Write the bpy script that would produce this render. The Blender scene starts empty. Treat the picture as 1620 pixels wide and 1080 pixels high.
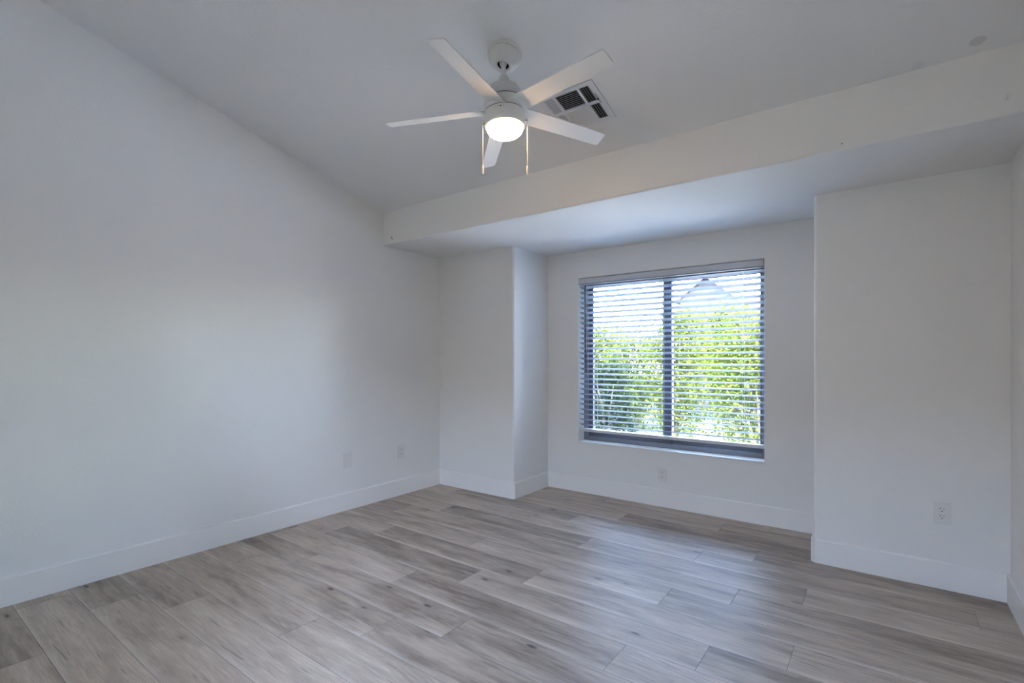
import bpy, bmesh, math, random
from mathutils import Vector, Matrix

S = bpy.context.scene
C = S.collection
random.seed(7)
PI = math.pi

# ------------------------------------------------------------------ room dimensions (metres)
XL, XR = -3.4241, 0.5005          # left / right wall
YP, YR = 3.4374, 3.9866           # front of the piers / window wall of the alcove
YB, YF = 2.7628, -0.95            # front of the dropped beam / wall behind the camera
ZS, ZT = 2.1637, 2.4418           # soffit height / top of the beam
SLOPE = 0.262                     # the ceiling climbs towards the camera
XPL, XPR = -2.5448, -0.3328       # inner edges of the two piers
WX0, WX1, WZ0, WZ1 = -2.219, -0.694, 0.452, 1.925   # window opening
WT = 0.17                         # thickness of the window wall
def ceil_z(y): return ZT + (YB - y) * SLOPE

# ------------------------------------------------------------------ camera
cam = bpy.data.cameras.new('camera')
cam.sensor_width = 36.0
cam.lens = 36.0 * 790.12 / 1620
cam.shift_y = 27.15 / 1620
cam.clip_start = 0.02
co = bpy.data.objects.new('camera', cam)
C.objects.link(co)
co.location = (0, 0, 1.2)
co.rotation_euler = (PI / 2, 0, math.radians(36.6712))
S.camera = co

# ------------------------------------------------------------------ sky, sun, exposure
S.view_settings.view_transform = 'Standard'
S.view_settings.look = 'None'
S.view_settings.exposure = 0.84
S.view_settings.gamma = 1.0
S.view_settings.use_curve_mapping = False
w = bpy.data.worlds.new('sky')
S.world = w
w.use_nodes = True
wn, wl = w.node_tree.nodes, w.node_tree.links
wn.clear()
sky = wn.new('ShaderNodeTexSky')
sky.sky_type = 'NISHITA'
sky.sun_disc = False
sky.sun_elevation = math.radians(50)
sky.sun_rotation = math.radians(110)
sky.air_density = 1.0
sky.dust_density = 1.5
bg = wn.new('ShaderNodeBackground')
bg.inputs['Strength'].default_value = 11.0
wo = wn.new('ShaderNodeOutputWorld')
tint = wn.new('ShaderNodeMix')
tint.data_type = 'RGBA'
tint.blend_type = 'MULTIPLY'
tint.inputs[0].default_value = 1.0
tint.inputs[7].default_value = (1.03, .99, 1.03, 1)
wl.new(sky.outputs['Color'], tint.inputs[6])
wl.new(tint.outputs[2], bg.inputs['Color'])
wl.new(bg.outputs[0], wo.inputs[0])

sl = bpy.data.lights.new('sun', 'SUN')
sl.energy = 60.0
sl.angle = math.radians(1.0)
sl.color = (1.0, 0.95, 0.86)
so = bpy.data.objects.new('sun', sl)
C.objects.link(so)
so.rotation_euler = Vector((0.45, -0.72, 1.1)).to_track_quat('Z', 'Y').to_euler()

def portal(name, x0, x1, z0, z1, y, into):
    l = bpy.data.lights.new(name, 'AREA')
    l.shape = 'RECTANGLE'
    l.size, l.size_y = x1 - x0, z1 - z0
    l.cycles.is_portal = True
    o = bpy.data.objects.new(name, l)
    C.objects.link(o)
    o.location = ((x0 + x1) / 2, y, (z0 + z1) / 2)
    o.rotation_euler = Vector((0, -into, 0)).to_track_quat('Z', 'Y').to_euler()
portal('window_daylight', WX0, WX1, WZ0, WZ1, YR + WT + 0.03, -1)
DX0, DX1, DZ0, DZ1 = -1.70, -0.50, 0.0, 2.10       # made-up glazed opening behind the camera, brings in daylight
portal('added_rear_daylight', DX0, DX1, DZ0, DZ1, YF - 0.2, 1)  # portal for the added rear opening

# ------------------------------------------------------------------ materials
def mat(name, color=(.8, .8, .8), rough=.5, metal=0., spec=.5, bump=None, emit=None):
    m = bpy.data.materials.new(name)
    m.use_nodes = True
    nt = m.node_tree
    b = nt.nodes['Principled BSDF']
    b.inputs['Base Color'].default_value = (*color, 1)
    b.inputs['Roughness'].default_value = rough
    b.inputs['Metallic'].default_value = metal
    b.inputs['Specular IOR Level'].default_value = spec
    if emit:
        b.inputs['Emission Color'].default_value = (*emit[0], 1)
        b.inputs['Emission Strength'].default_value = emit[1]
    if bump:
        scale, strength, dist = bump
        tc = nt.nodes.new('ShaderNodeTexCoord')
        n = nt.nodes.new('ShaderNodeTexNoise')
        n.inputs['Scale'].default_value = scale
        n.inputs['Detail'].default_value = 3
        bu = nt.nodes.new('ShaderNodeBump')
        bu.inputs['Strength'].default_value = strength
        bu.inputs['Distance'].default_value = dist
        nt.links.new(tc.outputs['Object'], n.inputs['Vector'])
        nt.links.new(n.outputs['Fac'], bu.inputs['Height'])
        nt.links.new(bu.outputs['Normal'], b.inputs['Normal'])
    return m

M = {}
M['wall'] = mat('wall_paint', (.86, .84, .805), .6, spec=.25, bump=(110, .35, .0025))
M['trim'] = mat('trim_paint', (.90, .875, .84), .35, spec=.45, bump=(8, .02, .0005))
M['plastic'] = mat('white_plastic', (.80, .775, .74), .35, bump=(60, .03, .0005))
M['dark'] = mat('dark_slot', (.02, .02, .02), .8, bump=(60, .03, .0005))
M['hole'] = mat('painted_hole_shade', (.012, .012, .012), .95, bump=(60, .03, .0005))  # near-black paints the shade inside fan gaps and vent
M['fan'] = mat('fan_white', (.78, .76, .72), .45, bump=(40, .03, .0005))
M['blade'] = mat('blade_white', (.80, .78, .74), .4, bump=(25, .04, .0005))
M['vent'] = mat('vent_enamel', (.80, .80, .80), .4, bump=(60, .03, .0005))
M['brass'] = mat('aged_brass', (.35, .25, .13), .35, metal=.9, bump=(90, .05, .0004))
M['chain'] = mat('pale_chain', (.85, .78, .72), .35, metal=.3, bump=(300, .3, .0006))
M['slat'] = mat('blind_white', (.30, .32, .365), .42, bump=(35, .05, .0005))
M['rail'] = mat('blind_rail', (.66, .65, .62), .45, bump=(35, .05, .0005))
M['sash'] = mat('backlit_grey_sash', (.085, .088, .11), .45, metal=.2, bump=(60, .05, .0005))  # frame grey darkened: backlit shade put into the colour
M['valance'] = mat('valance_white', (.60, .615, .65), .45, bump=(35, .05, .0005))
M['wand'] = mat('smoky_wand', (.06, .055, .06), .3, bump=(35, .05, .0005))
M['cord'] = mat('white_cord', (.82, .82, .84), .8, bump=(400, .4, .0005))
M['frame'] = mat('grey_frame', (.21, .215, .25), .45, metal=.2, bump=(60, .05, .0005))
M['nail'] = mat('dull_metal', (.35, .34, .32), .4, metal=.8, bump=(90, .1, .0004))
M['stucco'] = mat('pale_stucco', (.068, .062, .071), .9, bump=(60, .5, .01))
M['fascia'] = mat('pinkish_fascia', (.060, .044, .050), .8, bump=(30, .2, .004))
M['roof'] = mat('roof_tiles', (.062, .056, .066), .85, bump=(18, .5, .02))
M['bark'] = mat('bark', (.16, .12, .09), .9, bump=(25, .6, .01))

def lamp_glass():
    m = mat('lit_globe', (1, .95, .85), .3, emit=((1.0, .63, .33), 24.0), bump=(40, .02, .0005))
    return m
M['globe'] = lamp_glass()

def glass():
    m = bpy.data.materials.new('window_glass')
    m.use_nodes = True
    nt = m.node_tree
    nt.nodes.clear()
    out = nt.nodes.new('ShaderNodeOutputMaterial')
    tr = nt.nodes.new('ShaderNodeBsdfTransparent')
    tr.inputs['Color'].default_value = (.93, .96, .95, 1)
    gl = nt.nodes.new('ShaderNodeBsdfGlossy')
    gl.inputs['Roughness'].default_value = .02
    lw = nt.nodes.new('ShaderNodeFresnel')
    lw.inputs['IOR'].default_value = 1.45
    mx = nt.nodes.new('ShaderNodeMixShader')
    nt.links.new(lw.outputs[0], mx.inputs[0])
    nt.links.new(tr.outputs[0], mx.inputs[1])
    nt.links.new(gl.outputs[0], mx.inputs[2])
    nt.links.new(mx.outputs[0], out.inputs[0])
    return m
M['glass'] = glass()

def ceiling_paint():
    """Same paint as the walls, with two faint round grey stains by the beam."""
    m = mat('ceiling_paint', (.86, .85, .835), .65, spec=.2, bump=(110, .35, .0025))
    nt = m.node_tree
    b = nt.nodes['Principled BSDF']
    tc = nt.nodes.new('ShaderNodeTexCoord')
    col = None
    for (x, y, z, r, k) in ((.299, 2.694, 2.46, .027, .80), (.116, 2.736, 2.449, .022, .95)):
        d = nt.nodes.new('ShaderNodeVectorMath'); d.operation = 'DISTANCE'
        d.inputs[1].default_value = (x, y, z)
        nt.links.new(tc.outputs['Object'], d.inputs[0])
        mr = nt.nodes.new('ShaderNodeMapRange')
        mr.interpolation_type = 'SMOOTHSTEP'
        mr.inputs['From Min'].default_value = r * .7
        mr.inputs['From Max'].default_value = r * 1.15
        mr.inputs['To Min'].default_value = k
        mr.inputs['To Max'].default_value = 1
        nt.links.new(d.outputs['Value'], mr.inputs['Value'])
        if col is None:
            col = mr.outputs[0]
        else:
            mu = nt.nodes.new('ShaderNodeMath'); mu.operation = 'MULTIPLY'
            nt.links.new(col, mu.inputs[0]); nt.links.new(mr.outputs[0], mu.inputs[1])
            col = mu.outputs[0]
    mx = nt.nodes.new('ShaderNodeMix'); mx.data_type = 'RGBA'
    mx.inputs[6].default_value = (0, 0, 0, 1)
    mx.inputs[7].default_value = (.86, .85, .835, 1)
    nt.links.new(col, mx.inputs[0])
    nt.links.new(mx.outputs[2], b.inputs['Base Color'])
    return m
M['ceiling'] = ceiling_paint()

def planks_material():
    m = bpy.data.materials.new('grey_oak_planks')
    m.use_nodes = True
    nt = m.node_tree
    N, L = nt.nodes, nt.links
    b = N['Principled BSDF']
    def node(t, **kw):
        n = N.new(t)
        for k, v in kw.items(): setattr(n, k, v)
        return n
    def math_(op, a, bb=None, c=None):
        n = node('ShaderNodeMath', operation=op)
        for i, x in enumerate((a, bb, c)):
            if x is None: continue
            if isinstance(x, (int, float)): n.inputs[i].default_value = x
            else: L.new(x, n.inputs[i])
        return n.outputs[0]
    def mr(v, a, bb, c=0., d=1., t='LINEAR'):
        n = node('ShaderNodeMapRange', interpolation_type=t)
        L.new(v, n.inputs['Value'])
        for k, x in zip(('From Min', 'From Max', 'To Min', 'To Max'), (a, bb, c, d)):
            n.inputs[k].default_value = x
        return n.outputs[0]
    def mix(f, A, B, mode='MIX'):
        n = node('ShaderNodeMix', data_type='RGBA', blend_type=mode)
        for i, x in ((0, f), (6, A), (7, B)):
            if isinstance(x, (int, float)): n.inputs[i].default_value = x
            elif isinstance(x, tuple): n.inputs[i].default_value = (*x, 1)
            else: L.new(x, n.inputs[i])
        return n.outputs[2]
    seed = node('ShaderNodeAttribute', attribute_name='seed').outputs['Fac']
    tone = node('ShaderNodeAttribute', attribute_name='tone').outputs['Fac']
    uv = node('ShaderNodeUVMap', uv_map='plank').outputs[0]
    sep = node('ShaderNodeSeparateXYZ'); L.new(uv, sep.inputs[0])
    u, v = sep.outputs[0], sep.outputs[1]          # metres along / across the plank
    def coords(su, sv, off):
        c = node('ShaderNodeCombineXYZ')
        L.new(math_('MULTIPLY_ADD', u, su, math_('MULTIPLY', seed, 53.0 + off)), c.inputs[0])
        L.new(math_('MULTIPLY_ADD', v, sv, math_('MULTIPLY', seed, 31.0 + off)), c.inputs[1])
        L.new(math_('MULTIPLY', seed, 17.0), c.inputs[2])
        return c.outputs[0]
    def noise(vec, detail=4, rough=.55, dist=0.):
        n = node('ShaderNodeTexNoise')
        n.inputs['Scale'].default_value = 1
        n.inputs['Detail'].default_value = detail
        n.inputs['Roughness'].default_value = rough
        n.inputs['Distortion'].default_value = dist
        L.new(vec, n.inputs['Vector'])
        return n.outputs['Fac']
    broad = noise(coords(1.6, 10, 0), 3, .5, .6)
    blotch = noise(coords(4.5, 26, 5), 5, .62, 1.2)
    streak = noise(coords(2.6, 55, 3), 4, .6, .3)
    fine = noise(coords(9, 260, 7), 3, .6)
    # cathedral figure
    wv = node('ShaderNodeTexWave', wave_type='RINGS', rings_direction='SPHERICAL')
    wv.inputs['Scale'].default_value = 1.0
    wv.inputs['Distortion'].default_value = 5.0
    wv.inputs['Detail'].default_value = 2
    wv.inputs['Detail Scale'].default_value = 1.2
    L.new(coords(3.2, 26, 11), wv.inputs['Vector'])
    fig = mr(noise(coords(1.1, 7, 19), 2), .56, .70)
    # knots
    vo = node('ShaderNodeTexVoronoi', feature='F1')
    vo.inputs['Scale'].default_value = 1
    kc = coords(2.6, 7.5, 23)
    L.new(kc, vo.inputs['Vector'])
    rnd = node('ShaderNodeSeparateColor'); L.new(vo.outputs['Color'], rnd.inputs[0])
    keep = math_('GREATER_THAN', rnd.outputs[0], .45)
    core = math_('MULTIPLY', mr(vo.outputs['Distance'], .035, .095, 1, 0, 'SMOOTHSTEP'), keep)
    halo = math_('MULTIPLY', mr(vo.outputs['Distance'], .03, .30, 1, 0, 'SMOOTHSTEP'), keep)
    # dark thin cracks
    cr = math_('MULTIPLY', mr(noise(coords(3.0, 60, 29), 1, .5, .4), .70, .74), .45)
    dark, mid, light = (.20, .152, .115), (.465, .375, .295), (.70, .585, .475)
    t = math_('ADD', math_('MULTIPLY', mr(broad, .28, .72), .50), math_('ADD', math_('MULTIPLY', mr(streak, .3, .7), .22), math_('MULTIPLY', mr(blotch, .3, .7), .30)))
    t = math_('ADD', t, tone)
    ramp = node('ShaderNodeValToRGB')
    e = ramp.color_ramp.elements
    e[0].position, e[0].color = .08, (*dark, 1)
    e[1].position, e[1].color = .95, (*light, 1)
    x = ramp.color_ramp.elements.new(.48); x.color = (*mid, 1)
    L.new(t, ramp.inputs[0])
    col = ramp.outputs[0]
    col = mix(math_('MULTIPLY', mr(fine, .4, .62), .34), col, (.27, .22, .18), 'MIX')
    col = mix(math_('MULTIPLY', math_('MULTIPLY', fig, wv.outputs['Fac']), .45), col, (.29, .23, .19))
    col = mix(math_('MULTIPLY', halo, .38), col, (.25, .19, .155))
    col = mix(math_('MULTIPLY', core, .85), col, (.055, .042, .035))
    col = mix(cr, col, (.10, .085, .075))
    # pale brushed band along one long edge of a plank
    edge = math_('MULTIPLY', mr(v, .004, .035, 1, 0, 'SMOOTHSTEP'), mr(broad, .35, .65, .1, .5))
    col = mix(edge, col, (.74, .67, .60))
    L.new(col, b.inputs['Base Color'])
    L.new(mr(streak, .3, .7, .38, .50), b.inputs['Roughness'])
    b.inputs['Specular IOR Level'].default_value = .38
    bu = node('ShaderNodeBump')
    bu.inputs['Strength'].default_value = .18
    bu.inputs['Distance'].default_value = .0015
    L.new(math_('ADD', streak, math_('MULTIPLY', fine, .5)), bu.inputs['Height'])
    L.new(bu.outputs[0], b.inputs['Normal'])
    return m
M['planks'] = planks_material()
M['groove'] = mat('plank_groove', (.17, .14, .12), .7, bump=(60, .1, .001))

def leaf_material(name, base, var):
    m = bpy.data.materials.new(name)
    m.use_nodes = True
    nt = m.node_tree
    N, L = nt.nodes, nt.links
    b = N['Principled BSDF']
    tc = N.new('ShaderNodeTexCoord')
    n = N.new('ShaderNodeTexNoise'); n.inputs['Scale'].default_value = 5.0; n.inputs['Detail'].default_value = 4
    L.new(tc.outputs['Object'], n.inputs['Vector'])
    r = N.new('ShaderNodeValToRGB')
    r.color_ramp.elements[0].position = .35; r.color_ramp.elements[0].color = (*base, 1)
    r.color_ramp.elements[1].position = .65; r.color_ramp.elements[1].color = (*var, 1)
    L.new(n.outputs['Fac'], r.inputs[0])
    L.new(r.outputs[0], b.inputs['Base Color'])
    b.inputs['Roughness'].default_value = .6
    b.inputs['Specular IOR Level'].default_value = .0
    tl = N.new('ShaderNodeBsdfTranslucent')
    L.new(r.outputs[0], tl.inputs['Color'])
    mx = N.new('ShaderNodeMixShader'); mx.inputs[0].default_value = .4
    L.new(b.outputs[0], mx.inputs[1]); L.new(tl.outputs[0], mx.inputs[2])
    L.new(mx.outputs[0], N['Material Output'].inputs[0])
    return m
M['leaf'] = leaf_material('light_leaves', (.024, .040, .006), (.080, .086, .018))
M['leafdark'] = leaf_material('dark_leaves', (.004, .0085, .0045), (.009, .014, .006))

def lawn_material():
    m = mat('garden_ground', (.25, .28, .14), .95, bump=(40, .8, .02))
    nt = m.node_tree
    n = nt.nodes.new('ShaderNodeTexNoise'); n.inputs['Scale'].default_value = 1.4; n.inputs['Detail'].default_value = 6
    tc = nt.nodes.new('ShaderNodeTexCoord')
    nt.links.new(tc.outputs['Object'], n.inputs['Vector'])
    r = nt.nodes.new('ShaderNodeValToRGB')
    r.color_ramp.elements[0].position = .4; r.color_ramp.elements[0].color = (.014, .026, .007, 1)
    r.color_ramp.elements[1].position = .65; r.color_ramp.elements[1].color = (.028, .034, .016, 1)
    nt.links.new(n.outputs['Fac'], r.inputs[0])
    nt.links.new(r.outputs[0], nt.nodes['Principled BSDF'].inputs['Base Color'])
    return m
M['lawn'] = lawn_material()
M['block'] = mat('added_wall_block', (.12, .10, .085), .9, bump=(14, .5, .008))
M['gravel'] = mat('bounce_gravel', (.72, .70, .67), .95, bump=(60, 1, .01))
M['concrete'] = mat('bounce_concrete', (.22, .215, .21), .85, bump=(25, .3, .004))

# ------------------------------------------------------------------ mesh helpers
def obj(name, bm, material, parent=None, smooth=None):
    me = bpy.data.meshes.new(name)
    bmesh.ops.recalc_face_normals(bm, faces=bm.faces[:])
    bm.to_mesh(me)
    bm.free()
    me.materials.append(material)
    if smooth is not None:
        for p in me.polygons: p.use_smooth = True
        try: me.set_sharp_from_angle(angle=math.radians(smooth))
        except Exception: pass
    o = bpy.data.objects.new(name, me)
    C.objects.link(o)
    if parent is not None: o.parent = parent
    return o
def thing(name, label, cat, loc=(0, 0, 0), rot=(0, 0, 0), group=None):
    o = bpy.data.objects.new(name, None)
    C.objects.link(o)
    o.empty_display_size = .05
    o.location = loc
    o.rotation_euler = rot
    o['label'] = label; o['category'] = cat
    if group: o['group'] = group
    return o
def struct(o, label=None, cat=None):
    o['kind'] = 'structure'
    if label: o['label'] = label
    if cat: o['category'] = cat
    return o
def box(bm, x0, x1, y0, y1, z0, z1, bev=0., seg=2, mtx=None):
    r = bmesh.ops.create_cube(bm, size=1)
    vs = r['verts']
    for v in vs:
        v.co = Vector((x0 + (v.co.x + .5) * (x1 - x0), y0 + (v.co.y + .5) * (y1 - y0), z0 + (v.co.z + .5) * (z1 - z0)))
    if bev:
        es = list({e for v in vs for e in v.link_edges})
        g = bmesh.ops.bevel(bm, geom=es, offset=bev, segments=seg, affect='EDGES', profile=.6)
        vs = list({v for f in g['faces'] for v in f.verts} | {v for v in vs if v.is_valid})
    if mtx is not None:
        for v in vs: v.co = mtx @ v.co
    return vs
def prism(bm, pts, axis, a, b):
    """Closed polygon pts, extruded along an axis from a to b."""
    def P(p, t):
        if axis == 'x': return (t, p[0], p[1])
        if axis == 'y': return (p[0], t, p[1])
        return (p[0], p[1], t)
    A = [bm.verts.new(P(p, a)) for p in pts]
    B = [bm.verts.new(P(p, b)) for p in pts]
    bm.faces.new(A); bm.faces.new(B)
    n = len(pts)
    for i in range(n):
        bm.faces.new((A[i], A[(i + 1) % n], B[(i + 1) % n], B[i]))
def lathe(bm, prof, n=48, mtx=None, cap=True):
    rings = []
    for r, z in prof:
        if r < 1e-6:
            rings.append([bm.verts.new((0, 0, z))])
        else:
            rings.append([bm.verts.new((r * math.cos(2 * PI * i / n), r * math.sin(2 * PI * i / n), z)) for i in range(n)])
    for A, B in zip(rings, rings[1:]):
        for i in range(n):
            j = (i + 1) % n
            if len(A) == 1 and len(B) == 1: continue
            if len(A) == 1: bm.faces.new((A[0], B[i], B[j]))
            elif len(B) == 1: bm.faces.new((A[i], A[j], B[0]))
            else: bm.faces.new((A[i], A[j], B[j], B[i]))
    if cap:
        for R in (rings[0], rings[-1]):
            if len(R) > 1: bm.faces.new(R)
    if mtx is not None:
        for R in rings:
            for v in R: v.co = mtx @ v.co
def tube(bm, pts, r, n=8):
    pts = [Vector(p) for p in pts]
    rings = []
    for i, p in enumerate(pts):
        d = (pts[min(i + 1, len(pts) - 1)] - pts[max(i - 1, 0)]).normalized()
        a = d.orthogonal().normalized(); b = d.cross(a)
        rr = r[i] if isinstance(r, (list, tuple)) else r
        rings.append([bm.verts.new(p + a * rr * math.cos(2 * PI * k / n) + b * rr * math.sin(2 * PI * k / n)) for k in range(n)])
    for A, B in zip(rings, rings[1:]):
        for k in range(n):
            bm.faces.new((A[k], A[(k + 1) % n], B[(k + 1) % n], B[k]))
    bm.faces.new(rings[0]); bm.faces.new(rings[-1])
def rounded(p0, p1, p2, r, n=6):
    """Arc points that round the corner p1 of the polyline p0-p1-p2."""
    p0, p1, p2 = Vector(p0), Vector(p1), Vector(p2)
    a = (p0 - p1).normalized(); b = (p2 - p1).normalized()
    c = p1 + (a + b) * r
    out = []
    for i in range(n + 1):
        t = i / n * PI / 2
        out.append(tuple(c - b * r * math.cos(t) - a * r * math.sin(t)))
    return out

# ------------------------------------------------------------------ room shell
def side_wall(name, x0, x1):
    bm = bmesh.new()
    prism(bm, [(YF - .12, -.05), (YP + .02, -.05), (YP + .02, ZS + .1), (YB + .05, ZT + .05), (YF - .12, ceil_z(YF - .12) + .05)], 'x', x0, x1)
    return struct(obj(name, bm, M['wall']))
side_wall('wall_left', XL - .12, XL)
side_wall('wall_right', XR, XR + .12)

bm = bmesh.new()
pts = [(XL - .1, YP)] + rounded((XL, YP), (XPL, YP), (XPL, YR), .022) + [(XPL, YR + .02), (XL - .1, YR + .02)]
prism(bm, pts, 'z', -.05, ZS + .02)
struct(obj('wall_pier_left', bm, M['wall'], smooth=30))
bm = bmesh.new()
pts = rounded((XPR, YR), (XPR, YP), (XR, YP), .022) + [(XR + .1, YP), (XR + .1, YR + .02), (XPR, YR + .02)]
prism(bm, pts, 'z', -.05, ZS + .02)
struct(obj('wall_pier_right', bm, M['wall'], smooth=30))

# window wall with its opening (one ring of four blocks welded into a single shell)
def holed_wall(name, x0, x1, z0, z1, hx0, hx1, hz0, hz1, y0, y1, rnd=.006):
    bm = bmesh.new()
    def ring(y, grow=0.):
        o = [bm.verts.new((x, y, z)) for x, z in ((x0, z0), (x1, z0), (x1, z1), (x0, z1))]
        i = [bm.verts.new((x, y, z)) for x, z in ((hx0 - grow, hz0 - grow), (hx1 + grow, hz0 - grow), (hx1 + grow, hz1 + grow), (hx0 - grow, hz1 + grow))]
        return o, i
    oa, ia = ring(y0, rnd)
    ib = [bm.verts.new((x, y0 + rnd, z)) for x, z in ((hx0, hz0), (hx1, hz0), (hx1, hz1), (hx0, hz1))]
    ob, ic = ring(y1)
    for k in range(4):
        j = (k + 1) % 4
        bm.faces.new((oa[k], oa[j], ia[j], ia[k]))
        bm.faces.new((ia[k], ia[j], ib[j], ib[k]))
        bm.faces.new((ib[k], ib[j], ic[j], ic[k]))
        bm.faces.new((ic[k], ic[j], ob[j], ob[k]))
        bm.faces.new((oa[k], oa[j], ob[j], ob[k]))
    return struct(obj(name, bm, M['wall']))
holed_wall('wall_window', XL - .1, XR + .1, -.4, 2.5, WX0, WX1, WZ0, WZ1, YR, YR + WT, .004)
holed_wall('wall_front', XL - .1, XR + .1, -.06, ceil_z(YF) + .1, DX0, DX1, DZ0, DZ1, YF - .12, YF, .004)

# dropped beam and alcove soffit, one rounded lower edge
bm = bmesh.new()
pts = rounded((YB, ZT), (YB, ZS), (YR, ZS), .012, 5) + [(YR + .01, ZS), (YR + .01, ZT + .3), (YB, ZT + .3)]
prism(bm, pts, 'x', XL - .05, XR + .05)
struct(obj('ceiling_beam', bm, M['wall'], smooth=30))
# sloping ceiling
bm = bmesh.new()
y1 = YB + .3
prism(bm, [(YF - .12, ceil_z(YF - .12)), (y1, ceil_z(y1)), (y1, ceil_z(y1) + .2), (YF - .12, ceil_z(YF - .12) + .2)], 'x', XL - .1, XR + .1)
struct(obj('ceiling', bm, M['ceiling']))

# floor of planks: one mesh, each plank its own faces; the joints step three rows at a time
def build_floor():
    W, P0, LEN = .2095, 1.753, 1.25
    bm = bmesh.new()
    uvl = bm.loops.layers.uv.new('plank')
    sd = bm.faces.layers.float.new('seed')
    tn = bm.faces.layers.float.new('tone')
    rng = random.Random(21)
    dark = {(1, -2): -.26, (-1, -1): -.12, (0, -1): -.16, (-2, -1): -.12, (5, -2): -.2, (7, -1): -.15, (8, -1): -.2, (6, 0): .02,
            (3, 0): -.02, (1, 0): -.20, (4, 0): -.05, (8, 0): -.15, (-3, -1): .08, (-4, -1): -.06, (2, -1): .05, (0, 0): .08, (3, -1): .08}
    def quad(c, mi, s, t, uvs=None):
        f = bm.faces.new([bm.verts.new(p) for p in c])
        f.material_index = mi; f[sd] = s; f[tn] = t
        if uvs:
            for l, q in zip(f.loops, uvs): l[uvl].uv = q
        return f
    G, D = .0007, .0020
    for k in range(-13, 11):
        ya, yb = P0 + W * k, P0 + W * (k + 1)
        x0 = -.867 + .29 * (k % 3) - .0065 * k
        for j in range(-3, 3):
            xa, xb = x0 + LEN * j, x0 + LEN * (j + 1)
            s = rng.random()
            t = dark.get((k, j), rng.uniform(-.18, .14))
            cx0, cx1 = max(xa, XL - .05), min(xb, XR + .05)
            cy0, cy1 = max(ya, YF - .13), min(yb, YR + .05)
            if cx1 - cx0 < .01 or cy1 - cy0 < .01: continue
            gx0 = G if cx0 == xa else 0; gx1 = G if cx1 == xb else 0
            a, b_, c_, d_ = cx0 + gx0, cx1 - gx1, cy0 + G, cy1 - G
            quad([(a, c_, 0), (b_, c_, 0), (b_, d_, 0), (a, d_, 0)], 0, s, t,
                 [(a - xa, c_ - ya), (b_ - xa, c_ - ya), (b_ - xa, d_ - ya), (a - xa, d_ - ya)])
            # small eased edges run down to the groove
            for (p, q, p2, q2) in (((a, c_), (b_, c_), (cx0, cy0), (cx1, cy0)), ((b_, c_), (b_, d_), (cx1, cy0), (cx1, cy1)),
                                   ((b_, d_), (a, d_), (cx1, cy1), (cx0, cy1)), ((a, d_), (a, c_), (cx0, cy1), (cx0, cy0))):
                quad([(*p, 0), (*q, 0), (*q2, -D), (*p2, -D)], 1, s, t)
    o = obj('floor', bm, M['planks'])
    o.data.materials.append(M['groove'])
    return struct(o)
build_floor()

# baseboards: profile swept along the walls with mitred corners
BH, BT = .1397, .0155
def baseboard(name, path):
    prof = [(0, 0), (BT, 0), (BT, BH - .006), (BT - .005, BH), (0, BH)]
    P = [Vector(p) for p in path]
    bm = bmesh.new()
    rings = []
    for i, p in enumerate(P):
        def nrm(a, b):
            d = (b - a).normalized(); return Vector((d.y, -d.x))
        if i == 0: m = nrm(P[0], P[1])
        elif i == len(P) - 1: m = nrm(P[-2], P[-1])
        else:
            n1, n2 = nrm(P[i - 1], p), nrm(p, P[i + 1])
            m = (n1 + n2); m = m / (1 + n1.dot(n2))
        rings.append([bm.verts.new((p.x + m.x * o, p.y + m.y * o, z)) for o, z in prof])
    for A, B in zip(rings, rings[1:]):
        for k in range(len(prof)):
            j = (k + 1) % len(prof)
            bm.faces.new((A[k], A[j], B[j], B[k]))
    bm.faces.new(rings[0]); bm.faces.new(rings[-1])
    return struct(obj(name, bm, M['trim']))
c = .013
baseboard('baseboard_left', [(XL, YF), (XL, YP - BT)])
baseboard('baseboard_back', [(XL, YP), (XPL - c, YP), (XPL, YP + c), (XPL, YR), (XPR, YR), (XPR, YP + c), (XPR + c, YP), (XR, YP)])
baseboard('baseboard_right', [(XR, YP - BT), (XR, YF)])

# ------------------------------------------------------------------ window
win = bpy.data.objects.new('window_1', None)
C.objects.link(win)
win.location = (0, YR + .105, WZ0)
struct(win)
def wpart(name, boxes, material, bev=.002):
    bm = bmesh.new()
    for (x0, x1, y0, y1, z0, z1) in boxes:
        box(bm, x0, x1, y0, y1, z0 - WZ0, z1 - WZ0, bev, 1)
    return obj(name, bm, material, win)
bm = bmesh.new()
box(bm, WX0 + .0005, WX1 - .0005, -.117, 0, -.002, .004, .0015, 1)
obj('window_sill', bm, M['trim'], win)
fr = .045
FX0, FX1, FZ0, FZ1 = WX0, WX1, WZ0, WZ1
wpart('window_frame', [(FX0, FX0 + fr, 0, .06, FZ0, FZ1), (FX1 - .03, FX1, 0, .06, FZ0, FZ1),
                       (FX0 + fr, FX1 - .03, 0, .06, FZ0, FZ0 + .042), (FX0 + fr, FX1 - .03, 0, .06, FZ1 - .045, FZ1),
                       (FX0 + fr, FX1 - .03, -.006, .004, FZ0 + .012, FZ0 + .018)], M['frame'])
def sash(x0, x1, y0, y1, wl_, wr):
    s = wpart('window_sash', [(x0, x0 + wl_, y0, y1, FZ0 + .042, FZ1 - .045), (x1 - wr, x1, y0, y1, FZ0 + .042, FZ1 - .045),
                              (x0 + wl_, x1 - wr, y0, y1, FZ0 + .042, FZ0 + .085), (x0 + wl_, x1 - wr, y0, y1, FZ1 - .085, FZ1 - .045)], M['sash'])
    bm = bmesh.new()
    box(bm, x0 + wl_ - .004, x1 - wr + .004, (y0 + y1) / 2 - .002, (y0 + y1) / 2 + .002, FZ0 + .083 - WZ0, FZ1 - .083 - WZ0)
    obj('window_pane', bm, M['glass'], s)
    return s
sash(FX0 + fr, -1.406, .008, .028, .046, .074)
sash(-1.47, FX1 - .03, .032, .052, .064, .022)

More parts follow.
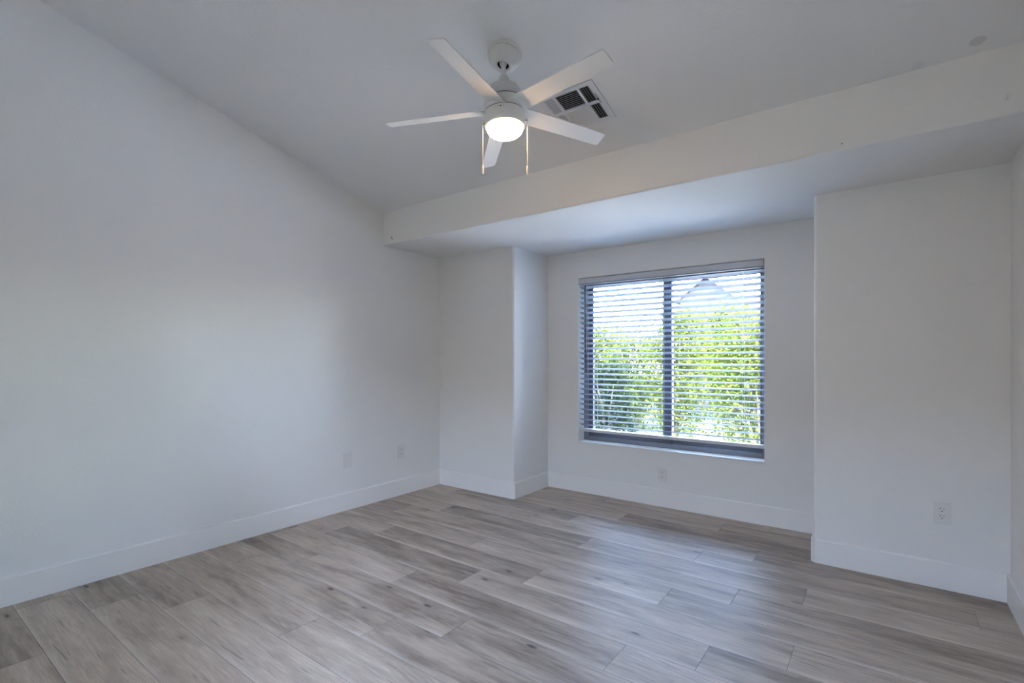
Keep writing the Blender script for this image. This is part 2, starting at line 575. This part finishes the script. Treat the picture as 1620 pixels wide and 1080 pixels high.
# ------------------------------------------------------------------ blind
bl = thing('window_blind', 'white horizontal slat blind with grey valance hanging in the window', 'blind', ((WX0 + WX1) / 2, YR + .035, WZ1))
BW = (WX1 - WX0) / 2 - .005
def lz(z): return z - WZ1
bm = bmesh.new()
# valance board with a small return at each end
box(bm, -BW, BW, -.034, -.024, lz(1.873), lz(1.920), .0015, 1)
box(bm, -BW, -BW + .008, -.024, .022, lz(1.873), lz(1.920))
box(bm, BW - .008, BW, -.024, .022, lz(1.873), lz(1.920))
val = obj('valance', bm, M['valance'], bl)
bm = bmesh.new()
box(bm, -BW, BW, -.036, -.022, lz(1.865), lz(1.873), .002, 1)
obj('valance_lip', bm, M['slat'], val)
bm = bmesh.new()
box(bm, -BW + .01, BW - .01, -.02, .028, lz(1.868), lz(1.915), .002, 1)
obj('headrail', bm, M['slat'], bl)
# slats: shallow crowned boards, room edge raised about twenty degrees
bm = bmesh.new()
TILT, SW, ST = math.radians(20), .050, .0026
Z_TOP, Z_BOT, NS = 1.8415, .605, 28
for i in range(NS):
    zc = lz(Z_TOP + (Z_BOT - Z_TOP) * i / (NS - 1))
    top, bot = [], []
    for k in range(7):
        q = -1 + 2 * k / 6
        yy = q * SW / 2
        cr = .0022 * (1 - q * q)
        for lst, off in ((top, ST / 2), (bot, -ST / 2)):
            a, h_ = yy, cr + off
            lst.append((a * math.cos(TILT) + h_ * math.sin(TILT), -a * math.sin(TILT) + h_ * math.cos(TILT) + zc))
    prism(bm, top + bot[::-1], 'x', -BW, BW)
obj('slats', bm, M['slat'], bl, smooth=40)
bm = bmesh.new()
box(bm, -BW, BW, -.026, .026, lz(.545), lz(.570), .004, 2)
br = obj('bottom_rail', bm, M['rail'], bl)
for x in (-2.058, -1.452, -.84):
    bm = bmesh.new()
    xx = x - (WX0 + WX1) / 2
    for yy in (-.0275, .0275):
        tube(bm, [(xx, yy, lz(1.868)), (xx, yy, lz(.557))], .0009, 6)
    for i in range(NS):
        zc = lz(Z_TOP + (Z_BOT - Z_TOP) * i / (NS - 1)) - .0035
        tube(bm, [(xx, -.0275, zc + .0275 * math.tan(TILT)), (xx, .0275, zc - .0275 * math.tan(TILT))], .0006, 5)
    obj('ladder_cord', bm, M['cord'], bl)
bm = bmesh.new()
xw = -2.145 - (WX0 + WX1) / 2
tube(bm, [(xw - .002, -.038, lz(1.852)), (xw, -.040, lz(1.80)), (xw + .008, -.040, lz(1.10)), (xw + .008, -.040, lz(1.075))], [.0052, .0056, .0056, .0068], 8)
wd = obj('tilt_wand', bm, M['wand'], bl, smooth=50)
bm = bmesh.new()
tube(bm, [(xw - .002, -.030, lz(1.885)), (xw - .002, -.040, lz(1.882)), (xw - .002, -.041, lz(1.865)), (xw - .002, -.038, lz(1.850))], .0018, 6)
obj('wand_hook', bm, M['nail'], wd, smooth=50)

# ------------------------------------------------------------------ ceiling fan
HX, HY, HZ = -1.4485, 1.8859, 2.366

fan = thing('ceiling_fan', 'white five blade ceiling fan with a lit round globe and two pull chains', 'ceiling fan')
AX = Vector((-.053, .029, 1)).normalized()           # the whole fan hangs a few degrees off plumb
BASIS = Matrix.Translation((HX, HY, HZ)) @ AX.to_track_quat('Z', 'Y').to_matrix().to_4x4()
# frame whose x axis is the world's x as nearly as the tilt allows
ex = Vector((1, 0, .053)).normalized(); ey = AX.cross(ex).normalized(); ex = ey.cross(AX).normalized()
BASIS = Matrix(((ex.x, ey.x, AX.x, HX), (ex.y, ey.y, AX.y, HY), (ex.z, ey.z, AX.z, HZ), (0, 0, 0, 1)))
fan.location = (HX, HY, HZ)
TO_FAN = Matrix.Translation((-HX, -HY, -HZ))
FM = TO_FAN @ BASIS
# canopy: sits square on the slope
CN = Vector((0, -SLOPE, -1)).normalized()             # points down, out of the ceiling
ball = BASIS @ Vector((0, 0, .236))
cp = Vector((ball.x, ball.y, 0)) - Vector((0, CN.y, 0)) * .058
cp.z = ceil_z(cp.y)
cz = -CN; cx = Vector((1, 0, 0)); cy_ = cz.cross(cx)
CM = TO_FAN @ Matrix(((cx.x, cy_.x, cz.x, cp.x), (cx.y, cy_.y, cz.y, cp.y), (cx.z, cy_.z, cz.z, cp.z), (0, 0, 0, 1)))
bm = bmesh.new()
lathe(bm, [(.083, .0), (.083, -.010), (.081, -.013), (.0785, -.014), (.0785, -.024), (.073, -.040), (.062, -.056), (.050, -.066), (.040, -.070), (.033, -.0705), (.0285, -.068), (.0285, -.035), (0, -.035)], 64, CM, cap=False)
can = obj('canopy', bm, M['fan'], fan, smooth=32)
bm = bmesh.new()
lathe(bm, [(.0282, -.062), (.0282, -.036), (0, -.036)], 48, CM, cap=False)
lathe(bm, [(.0792, -.0138), (.0792, -.0146)], 64, CM, cap=False)
obj('canopy_opening', bm, M['hole'], can)  # black lining stands for the shade in the opening
bm = bmesh.new()
lathe(bm, [(0, .262), (.016, .258), (.019, .248), (.016, .238), (.0115, .232), (.0115, .165), (0, .165)], 32, FM, cap=False)
obj('downrod', bm, M['fan'], fan, smooth=40)
bm = bmesh.new()
lathe(bm, [(0, .188), (.0118, .188), (.019, .182), (.022, .176), (.028, .160), (.032, .148), (.040, .141), (.054, .134), (.069, .123), (.081, .105), (.0885, .082), (.0905, .060), (0, .060)], 64, FM, cap=False)
obj('motor_housing', bm, M['fan'], fan, smooth=40)
bm = bmesh.new()
lathe(bm, [(0, .0595), (.088, .0595), (.088, .0545), (0, .0545)], 64, FM, cap=False)
lathe(bm, [(0, .0045), (.0905, .0045), (.0905, .0005), (0, .0005)], 64, FM, cap=False)
obj('housing_gap', bm, M['hole'], fan, smooth=40)  # dark discs paint the shade between the housing parts
bm = bmesh.new()
lathe(bm, [(0, .054), (.0925, .054), (.094, .052), (.0955, .006), (.0945, .0045), (0, .0045)], 64, FM, cap=False)
obj('blade_hub', bm, M['fan'], fan, smooth=40)
# blades: rigid boards pitched about fifteen degrees, roots sunk in the hub
PITCH = math.atan2(.011, .0395)
def blade_bm(phi):
    bm = bmesh.new()
    R0, R1, T = .070, .579, .0055
    zr, zt = .016, 0.0
    ca, sa = math.cos(phi), math.sin(phi)
    pl = []
    cr = .010
    for (x, y) in [(R0, -.046), (R1 - cr, -.041), (R1 - .003, -.038), (R1, -.041 + cr), (R1 - .001, .039 - cr), (R1 - .005, .036), (R1 - cr - .001, .039), (R0, .046)]:
        pl.append((x, y))
    lay = []
    for dz in (-T / 2, T / 2):
        ring = []
        for x, y in pl:
            z = zr + (zt - zr) * (x - R0) / (R1 - R0) - y * math.tan(PITCH) * 1 + dz
            ring.append((x, y, z))
        lay.append(ring)
    # long board cut in strips so it can follow the slight droop near the hub
    xs = [R0 + (R1 - cr - R0) * t / 10 for t in range(11)]
    def zz(x): return zr + (zt - zr) * (x - R0) / (R1 - R0)
    def V(x, y, dz):
        z = zz(x) - y * math.tan(PITCH) + dz
        p = Vector((x * ca - y * sa, x * sa + y * ca, z))
        return bm.verts.new(FM @ p)
    def hw(x): return .046 + (.041 - .046) * (x - R0) / (R1 - R0)
    cols = []
    for x in xs:
        h = hw(x)
        cols.append([V(x, -h, -T / 2), V(x, h - .002, -T / 2), V(x, h - .002, T / 2), V(x, -h, T / 2)])
    tip = [(R1 - .003, -.6), (R1, -.4), (R1, .4), (R1 - .003, .6)]
    for x, f in [(R1 - .003, .93), (R1, .76)]:
        h = .0405 * f
        cols.append([V(x, -h, -T / 2), V(x, h - .002, -T / 2), V(x, h - .002, T / 2), V(x, -h, T / 2)])
    for A, B in zip(cols, cols[1:]):
        for k in range(4):
            j = (k + 1) % 4
            bm.faces.new((A[k], A[j], B[j], B[k]))
    bm.faces.new(cols[0]); bm.faces.new(cols[-1])
    return bm
for i in range(5):
    obj('blade', blade_bm(math.radians(-78.7 + 72 * i)), M['blade'], fan, smooth=30)
bm = bmesh.new()
lathe(bm, [(0, .0005), (.0935, .0005), (.0955, -.0015), (.0955, -.060), (.0935, -.068), (.0895, -.070), (.0875, -.068), (.0875, -.050), (0, -.050)], 64, FM, cap=False)
kit = obj('light_kit', bm, M['fan'], fan, smooth=40)
bm = bmesh.new()
lathe(bm, [(0, -.055), (.0868, -.055), (.0868, -.072), (.0855, -.080), (.081, -.090), (.072, -.099), (.058, -.106), (.040, -.1105), (.020, -.113), (0, -.114)], 64, FM, cap=False)
obj('light_globe', bm, M['globe'], fan, smooth=60)
# tiny fixing screws and vent holes on the side of the light kit
view = math.atan2(-HY, -HX)                          # side turned to the room
bm = bmesh.new()
for da, r in ((-.06, .0018), (.10, .0034), (.22, .0016), (.34, .0014)):
    a = view - da - .10
    p = Vector((.0956 * math.cos(a), .0956 * math.sin(a), -.014))
    lathe(bm, [(0, .0012), (r, .0008), (r, -.004), (0, -.004)], 10, FM @ Matrix.Translation(p) @ Vector((math.cos(a), math.sin(a), 0)).to_track_quat('Z', 'Y').to_matrix().to_4x4(), cap=False)
obj('fixing_screw', bm, M['wand'], kit)
# pull chains hang plumb from brass knobs at either side of the light kit
rt = Vector((math.cos(math.radians(36.67)), math.sin(math.radians(36.67)), 0))
for sgn, dz, off in ((-1, -.043, -.007), (1, -.028, .012)):
    a0 = math.atan2(rt.y * sgn, rt.x * sgn) + (0.10 if sgn > 0 else -.05)
    dirv = Vector((math.cos(a0), math.sin(a0), 0))
    k0 = FM @ (dirv * .094 + Vector((0, 0, dz)))
    k1 = FM @ (dirv * (.107 + .002 * sgn) + Vector((0, 0, dz)))
    bm = bmesh.new()
    tube(bm, [k0, k0.lerp(k1, .5), k1], [.0055, .0048, .0036], 12)
    kn = obj('chain_outlet', bm, M['brass'], fan, smooth=40)
    zb = 2.118 - HZ
    bm = bmesh.new()
    tube(bm, [k1, (k1.x, k1.y, k1.z - .006), (k1.x, k1.y, zb)], .0013, 6)
    n = int((k1.z - zb) / .006)
    for q in range(n):
        bmesh.ops.create_icosphere(bm, subdivisions=1, radius=.0021, matrix=Matrix.Translation((k1.x, k1.y, zb + .003 + q * .006)))
    ch = obj('pull_chain', bm, M['chain'], fan, smooth=60)
    bm = bmesh.new()
    lathe(bm, [(0, .002), (.002, .002), (.0044, -.003), (.0046, -.034), (.0034, -.038), (0, -.038)], 16, Matrix.Translation((k1.x, k1.y, zb)), cap=False)
    obj('chain_fob', bm, M['chain'], ch, smooth=40)

# ------------------------------------------------------------------ ceiling vent
vx, vy = -1.325, 2.3615
vt = thing('ceiling_vent', 'white square louvered air register on the sloped ceiling behind the fan', 'air vent', (vx, vy, ceil_z(vy)), (0, 0, 0))
ly = Vector((0, 1, -SLOPE)).normalized(); lzv = Vector((0, SLOPE, 1)).normalized()
VM = Matrix(((1, 0, 0, 0), (0, ly.y, lzv.y, 0), (0, ly.z, lzv.z, 0), (0, 0, 0, 1)))   # local z points up into the ceiling
HWX, HWY = .164, .148
# openings: (x0,x1,y0,y1, way the louvres throw air)
OP = [(-.062, .064, -.122, -.011, 'b'), (-.062, .064, .008, .122, 'f'),
      (.078, .130, -.122, -.011, 'r'), (.078, .130, .008, .122, 'r'),
      (-.130, -.078, -.122, -.011, 'l'), (-.130, -.078, .008, .122, 'l')]
xs = sorted({-HWX, HWX} | {o[0] for o in OP} | {o[1] for o in OP})
ys = sorted({-HWY, HWY} | {o[2] for o in OP} | {o[3] for o in OP})
def inside(x, y): return any(o[0] < x < o[1] and o[2] < y < o[3] for o in OP)
bm = bmesh.new()
for xa, xb in zip(xs, xs[1:]):
    for ya, yb in zip(ys, ys[1:]):
        if not inside((xa + xb) / 2, (ya + yb) / 2):
            box(bm, xa, xb, ya, yb, -.006, 0, mtx=VM)
bmesh.ops.remove_doubles(bm, verts=bm.verts, dist=1e-5)
obj('vent_frame', bm, M['vent'], vt)
bm = bmesh.new()
for o in OP:
    box(bm, o[0] - .003, o[1] + .003, o[2] - .003, o[3] + .003, -.0012, -.0006, mtx=VM)
obj('vent_backing', bm, M['hole'], vt)  # dark sheets painted as the shade behind the louvres
for (x0, x1, y0, y1, d) in OP:
    bm = bmesh.new()
    n = 9 if d in 'bf' else 4
    for i in range(n):
        if d in 'bf':
            p = (y1 - y0) / n; yc = y0 + p * (i + .5)
            ang = math.radians(58 if d == 'b' else -32)
            R_ = Matrix.Translation((0, yc, -.0035)) @ Matrix.Rotation(ang, 4, 'X')
            wd2 = p * (.36 if d == 'b' else .43)
            box(bm, x0, x1, -wd2, wd2, -.0004, .0004, mtx=VM @ R_)
        else:
            p = (x1 - x0) / n; xc = x0 + p * (i + .5)
            ang = math.radians(-40 if d == 'l' else 62)
            R_ = Matrix.Translation((xc, 0, -.0035)) @ Matrix.Rotation(ang, 4, 'Y')
            wd2 = p * (.30 if d == 'r' else .38)
            box(bm, -wd2, wd2, y0, y1, -.0004, .0004, mtx=VM @ R_)
    obj('vent_louver', bm, M['vent'], vt)
bm = bmesh.new()
box(bm, .1385, .1405, -.062, .012, -.0075, -.0055, mtx=VM)
box(bm, .137, .142, -.030, -.018, -.016, -.006, .0008, 1, mtx=VM)
obj('vent_lever', bm, M['wand'], vt)

# ------------------------------------------------------------------ outlets
def plate_matrix(normal):
    n = Vector(normal); z = Vector((0, 0, 1)); x = z.cross(n)
    return Matrix(((x.x, z.x, n.x, 0), (x.y, z.y, n.y, 0), (x.z, z.z, n.z, 0), (0, 0, 0, 1)))
def outlet(name, label, cat, loc, normal, kind, pw=.0715, ph=.116, group=None):
    t = thing(name, label, cat, loc)
    PM = plate_matrix(normal)
    bm = bmesh.new()
    hw_, hh = pw / 2, ph / 2
    vs = box(bm, -hw_, hw_, -hh, hh, 0, .0062, .0024, 2, mtx=PM)
    pl = obj('cover_plate', bm, M['plastic'], t)
    if kind == 'decora':
        bm = bmesh.new()
        box(bm, -.0178, .0178, -.0345, .0345, .003, .0057, .0004, 1, mtx=PM)
        obj('receptacle_gap', bm, M['nail'], pl)
        bm = bmesh.new()
        box(bm, -.0165, .0165, -.0332, .0332, .003, .0066, .0012, 2, mtx=PM)
        rc = obj('receptacle', bm, M['plastic'], t)
        for s in (-1, 1):
            bm = bmesh.new()
            cyy = s * .0185
            box(bm, -.0085, -.0062, cyy + .002, cyy + .0115, .0055, .00675, mtx=PM)
            box(bm, .0062, .0085, cyy + .003, cyy + .0105, .0055, .00675, mtx=PM)
            lathe(bm, [(0, .00675), (.0028, .00675), (.0028, .0055), (0, .0055)], 16, PM @ Matrix.Translation((0, cyy - .0065, 0)), cap=False)
            obj('socket_slots', bm, M['dark'], rc)
    elif kind == 'duplex':
        for s in (-1, 1):
            bm = bmesh.new()
            pts = []
            for q in range(28):
                a = 2 * PI * q / 28
                pts.append((.0172 * math.cos(a), max(-.0142, min(.0142, .0172 * math.sin(a)))))
            A = [bm.verts.new(PM @ Vector((x, y + s * .0195, .0045))) for x, y in pts]
            B = [bm.verts.new(PM @ Vector((x * .97, y * .97 + s * .0195, .0072))) for x, y in pts]
            for q in range(28):
                bm.faces.new((A[q], A[(q + 1) % 28], B[(q + 1) % 28], B[q]))
            bm.faces.new(A); bm.faces.new(B)
            rc = obj('receptacle', bm, M['plastic'], t)
            bm = bmesh.new()
            cyy = s * .0195
            box(bm, -.0078, -.0056, cyy + .000, cyy + .009, .0065, .00735, mtx=PM)
            box(bm, .0056, .0078, cyy + .001, cyy + .008, .0065, .00735, mtx=PM)
            lathe(bm, [(0, .00735), (.0025, .00735), (.0025, .0065), (0, .0065)], 16, PM @ Matrix.Translation((0, cyy - .0075, 0)), cap=False)
            obj('socket_slots', bm, M['dark'], rc)
        bm = bmesh.new()
        lathe(bm, [(0, .0066), (.003, .0062), (.0032, .005), (0, .005)], 14, PM, cap=False)
        obj('plate_screw', bm, M['nail'], pl)
    else:
        for s in (-1, 1):
            bm = bmesh.new()
            lathe(bm, [(0, .0066), (.0026, .0062), (.003, .005), (0, .005)], 14, PM @ Matrix.Translation((0, s * .030, 0)), cap=False)
            obj('plate_screw', bm, M['plastic'], pl)
    return t
outlet('wall_outlet', 'white rectangular socket outlet low on the wide pier right of the window', 'outlet', (.2435, YP, .3925), (0, -1, 0), 'decora', .072, .116)
outlet('wall_outlet', 'white socket outlet low on the wall directly under the window', 'outlet', (-1.444, YR, .254), (0, -1, 0), 'decora', .074, .118)
outlet('wall_outlet', 'white duplex outlet on the long plain wall near its corner with the narrow pier', 'outlet', (XL, 2.957, .379), (1, 0, 0), 'duplex', .076, .121)
outlet('blank_plate', 'plain white blank cover plate on the long plain wall beside the duplex outlet', 'wall plate', (XL, 2.41, .392), (1, 0, 0), 'blank', .080, .119)

# ------------------------------------------------------------------ hooks and nail left in the beam
def hook(name, label, x, z, r, material):
    t = thing(name, label, 'hook', (x, YB, z))
    bm = bmesh.new()
    lathe(bm, [(0, .003), (r * 2.2, .0025), (r * 2.6, 0), (0, 0)], 16, plate_matrix((0, -1, 0)), cap=False)
    obj('hook_base', bm, M['fan'], t, smooth=40)
    bm = bmesh.new()
    tube(bm, [(0, -.001, -.004), (0, -.010, -.006), (0, -.016, -.002), (0, -.018, .006), (0, -.015, .014)], r, 8)
    obj('hook_arm', bm, material, t, smooth=50)
hook('wall_hook', 'small white screw hook high on the beam at the end farthest from the plain wall', .390, 2.231, .0028, M['fan'])
hook('wall_hook', 'tiny grey hook on the beam close to the long plain wall', -3.299, 2.207, .0026, M['nail'])
t = thing('wall_nail', 'tiny nail at the lower edge of the beam above the wide pier', 'nail', (-.155, YB, 2.191))
bm = bmesh.new()
lathe(bm, [(0, .008), (.0032, .008), (.0034, .0068), (.0014, .0064), (.0014, -.004), (0, -.004)], 12, plate_matrix((0, -1, 0)), cap=False)
obj('nail_head', bm, M['nail'], t, smooth=40)

# ------------------------------------------------------------------ glazed door added behind the camera to light the room
dr = bpy.data.objects.new('door_added_1', None)
C.objects.link(dr)
dr.location = (0, YF - .06, 0)
struct(dr)
bm = bmesh.new()
for (x0, x1, z0, z1) in ((DX0, DX0 + .06, DZ0, DZ1), (DX1 - .06, DX1, DZ0, DZ1), (DX0 + .06, DX1 - .06, DZ1 - .06, DZ1), (DX0 + .06, DX1 - .06, DZ0, DZ0 + .12)):
    box(bm, x0, x1, -.03, .03, z0, z1, .003, 1)
obj('added_door_frame', bm, M['trim'], dr)
bm = bmesh.new()
box(bm, DX0 + .056, DX1 - .056, -.003, .003, DZ0 + .116, DZ1 - .056)
obj('added_door_pane', bm, M['glass'], dr)

# ------------------------------------------------------------------ garden outside
bm = bmesh.new()
box(bm, -30, 25, -25, 40, -.6, -.3)
g = obj('ground', bm, M['lawn'])
struct(g)
bm = bmesh.new()
box(bm, -6.5, 4.0, YR + WT + .02, 7.25, -.32, -.22, .01, 2)
struct(obj('ground_bounce_patio', bm, M['concrete']))  # unseen paving added to bounce sunlight up through the window
bm = bmesh.new()
box(bm, -9, 9, -2.75, -2.55, -.35, 2.4)
struct(obj('wall_added_rear', bm, M['block']))  # unseen wall added to keep low sky light from the rear door
bm = bmesh.new()
box(bm, -0.9, 3.4, 7.3, 14.5, -.32, -.24, .01, 2)
struct(obj('ground_bounce_gravel', bm, M['gravel']))  # added out of view to throw light onto left wall and ceiling
bm = bmesh.new()
box(bm, 3.5, 3.7, YR + WT, 15, -.35, 2.1)
struct(obj('wall_added_side', bm, M['block']))  # unseen wall added to cut horizon light on the left wall
def shrub(name, label, x, y, h, rx, ry, n, leaf, seed, cat='shrub', lsize=.085, trunk=True):
    rng = random.Random(seed)
    t = thing(name, label, cat, (x, y, -.3), group=None)
    bm = bmesh.new()
    nb = 7
    clumps = []
    for i in range(nb):
        a = 2 * PI * i / nb + rng.uniform(-.3, .3)
        q = rng.uniform(.35, .95)
        end = Vector((rx * q * math.cos(a), ry * q * math.sin(a), h * rng.uniform(.45, .92)))
        midp = Vector((end.x * .4, end.y * .4, end.z * .55))
        tube(bm, [(.03 * math.cos(a), .03 * math.sin(a), 0), midp, end], [.03, .02, .007], 6)
        clumps.append(end)
    obj('stem', bm, M['bark'], t, smooth=50)
    verts, faces = [], []
    for i in range(80):
        a = rng.uniform(0, 2 * PI); z = rng.uniform(.12, 1.0)
        q = math.sqrt(rng.random()) * (1 - .45 * max(0, z - .6))
        clumps.append(Vector((rx * q * math.cos(a), ry * q * math.sin(a), h * z)))
    for i in range(n):
        cl = rng.choice(clumps)
        d = Vector((rng.gauss(0, 1), rng.gauss(0, 1), rng.gauss(0, 1)))
        p = cl + d * .17 * min(1, h / 2)
        if p.z < .02: continue
        a = rng.uniform(0, 2 * PI)
        di = Vector((math.cos(a), math.sin(a), rng.uniform(-.9, .35))).normalized()
        sd_ = di.cross(Vector((rng.gauss(0, .4), rng.gauss(0, .4), 1))).normalized()
        up = sd_.cross(di)
        L_ = lsize * rng.uniform(.7, 1.3); W_ = L_ * .20
        b0 = len(verts)
        verts += [p, p + di * L_ * .45 + sd_ * W_ - up * L_ * .02, p + di * L_ - up * L_ * .12, p + di * L_ * .45 - sd_ * W_ - up * L_ * .02, p + di * L_ * .5 + up * L_ * .03]
        faces += [(b0, b0 + 1, b0 + 4), (b0 + 1, b0 + 2, b0 + 4), (b0 + 2, b0 + 3, b0 + 4), (b0 + 3, b0, b0 + 4)]
    me = bpy.data.meshes.new('foliage')
    me.from_pydata([tuple(v) for v in verts], [], faces)
    me.materials.append(leaf)
    o = bpy.data.objects.new('foliage', me)
    C.objects.link(o)
    o.parent = t
    return t
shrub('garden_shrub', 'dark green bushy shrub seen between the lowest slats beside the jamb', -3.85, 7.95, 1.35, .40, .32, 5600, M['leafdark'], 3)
shrub('garden_shrub', 'light green leafy shrub in front, behind the middle frame bar of the window', -3.1, 9.2, 2.25, .45, .45, 13000, M['leaf'], 5, lsize=.08)
shrub('garden_shrub', 'yellow green leafy shrub filling the lower part of the right window pane', -1.45, 8.2, 2.1, .60, .45, 13000, M['leaf'], 8, lsize=.08)
shrub('garden_shrub', 'pale green low shrub between the dark bush and the leafy shrubs', -4.30, 10.4, 1.9, .55, .5, 13000, M['leaf'], 11, lsize=.08)
shrub('garden_tree', 'taller hazy green tree standing behind the shrubs, below the neighbouring roof', -3.3, 13.0, 2.6, 1.05, .6, 14000, M['leaf'], 14, 'tree', .13)
shrub('garden_hedge', 'broad light green hedge far behind the shrubs, reaching past the left pane', -6.6, 12.6, 2.3, 1.2, .7, 12000, M['leaf'], 17, 'hedge', .14)
shrub('garden_hedge', 'green hedge behind the right window pane at the foot of the white sky', -1.0, 11.4, 2.3, .8, .6, 12000, M['leaf'], 19, 'hedge', .14)
# neighbouring house with a gable towards the window
hs = thing('neighbour_house', 'pale neighbouring house with a pinkish gable edge beyond the shrubs', 'house', (-3.95, 14.6, -.3))
pk, sl_, lft, rgt = 3.84, .80, -.80, 2.1
bm = bmesh.new()
prism(bm, [(lft, 0), (rgt, 0), (rgt, pk - sl_ * rgt), (0, pk), (lft, pk + sl_ * lft)], 'y', 0, 7)
obj('house_wall', bm, M['stucco'], hs)
for xo in (lft - .15, rgt + .3):
    bm = bmesh.new()
    ze = pk - sl_ * abs(xo)
    prism(bm, [(0, pk + .02), (xo, ze + .02), (xo, ze + .12), (0, pk + .12)], 'y', -.35, 7.2)
    rf = obj('roof', bm, M['roof'], hs)
    bm = bmesh.new()
    prism(bm, [(0, pk - .08), (xo, ze - .08), (xo, ze + .15), (0, pk + .15)], 'y', -.39, -.35)
    obj('fascia_board', bm, M['fascia'], rf)
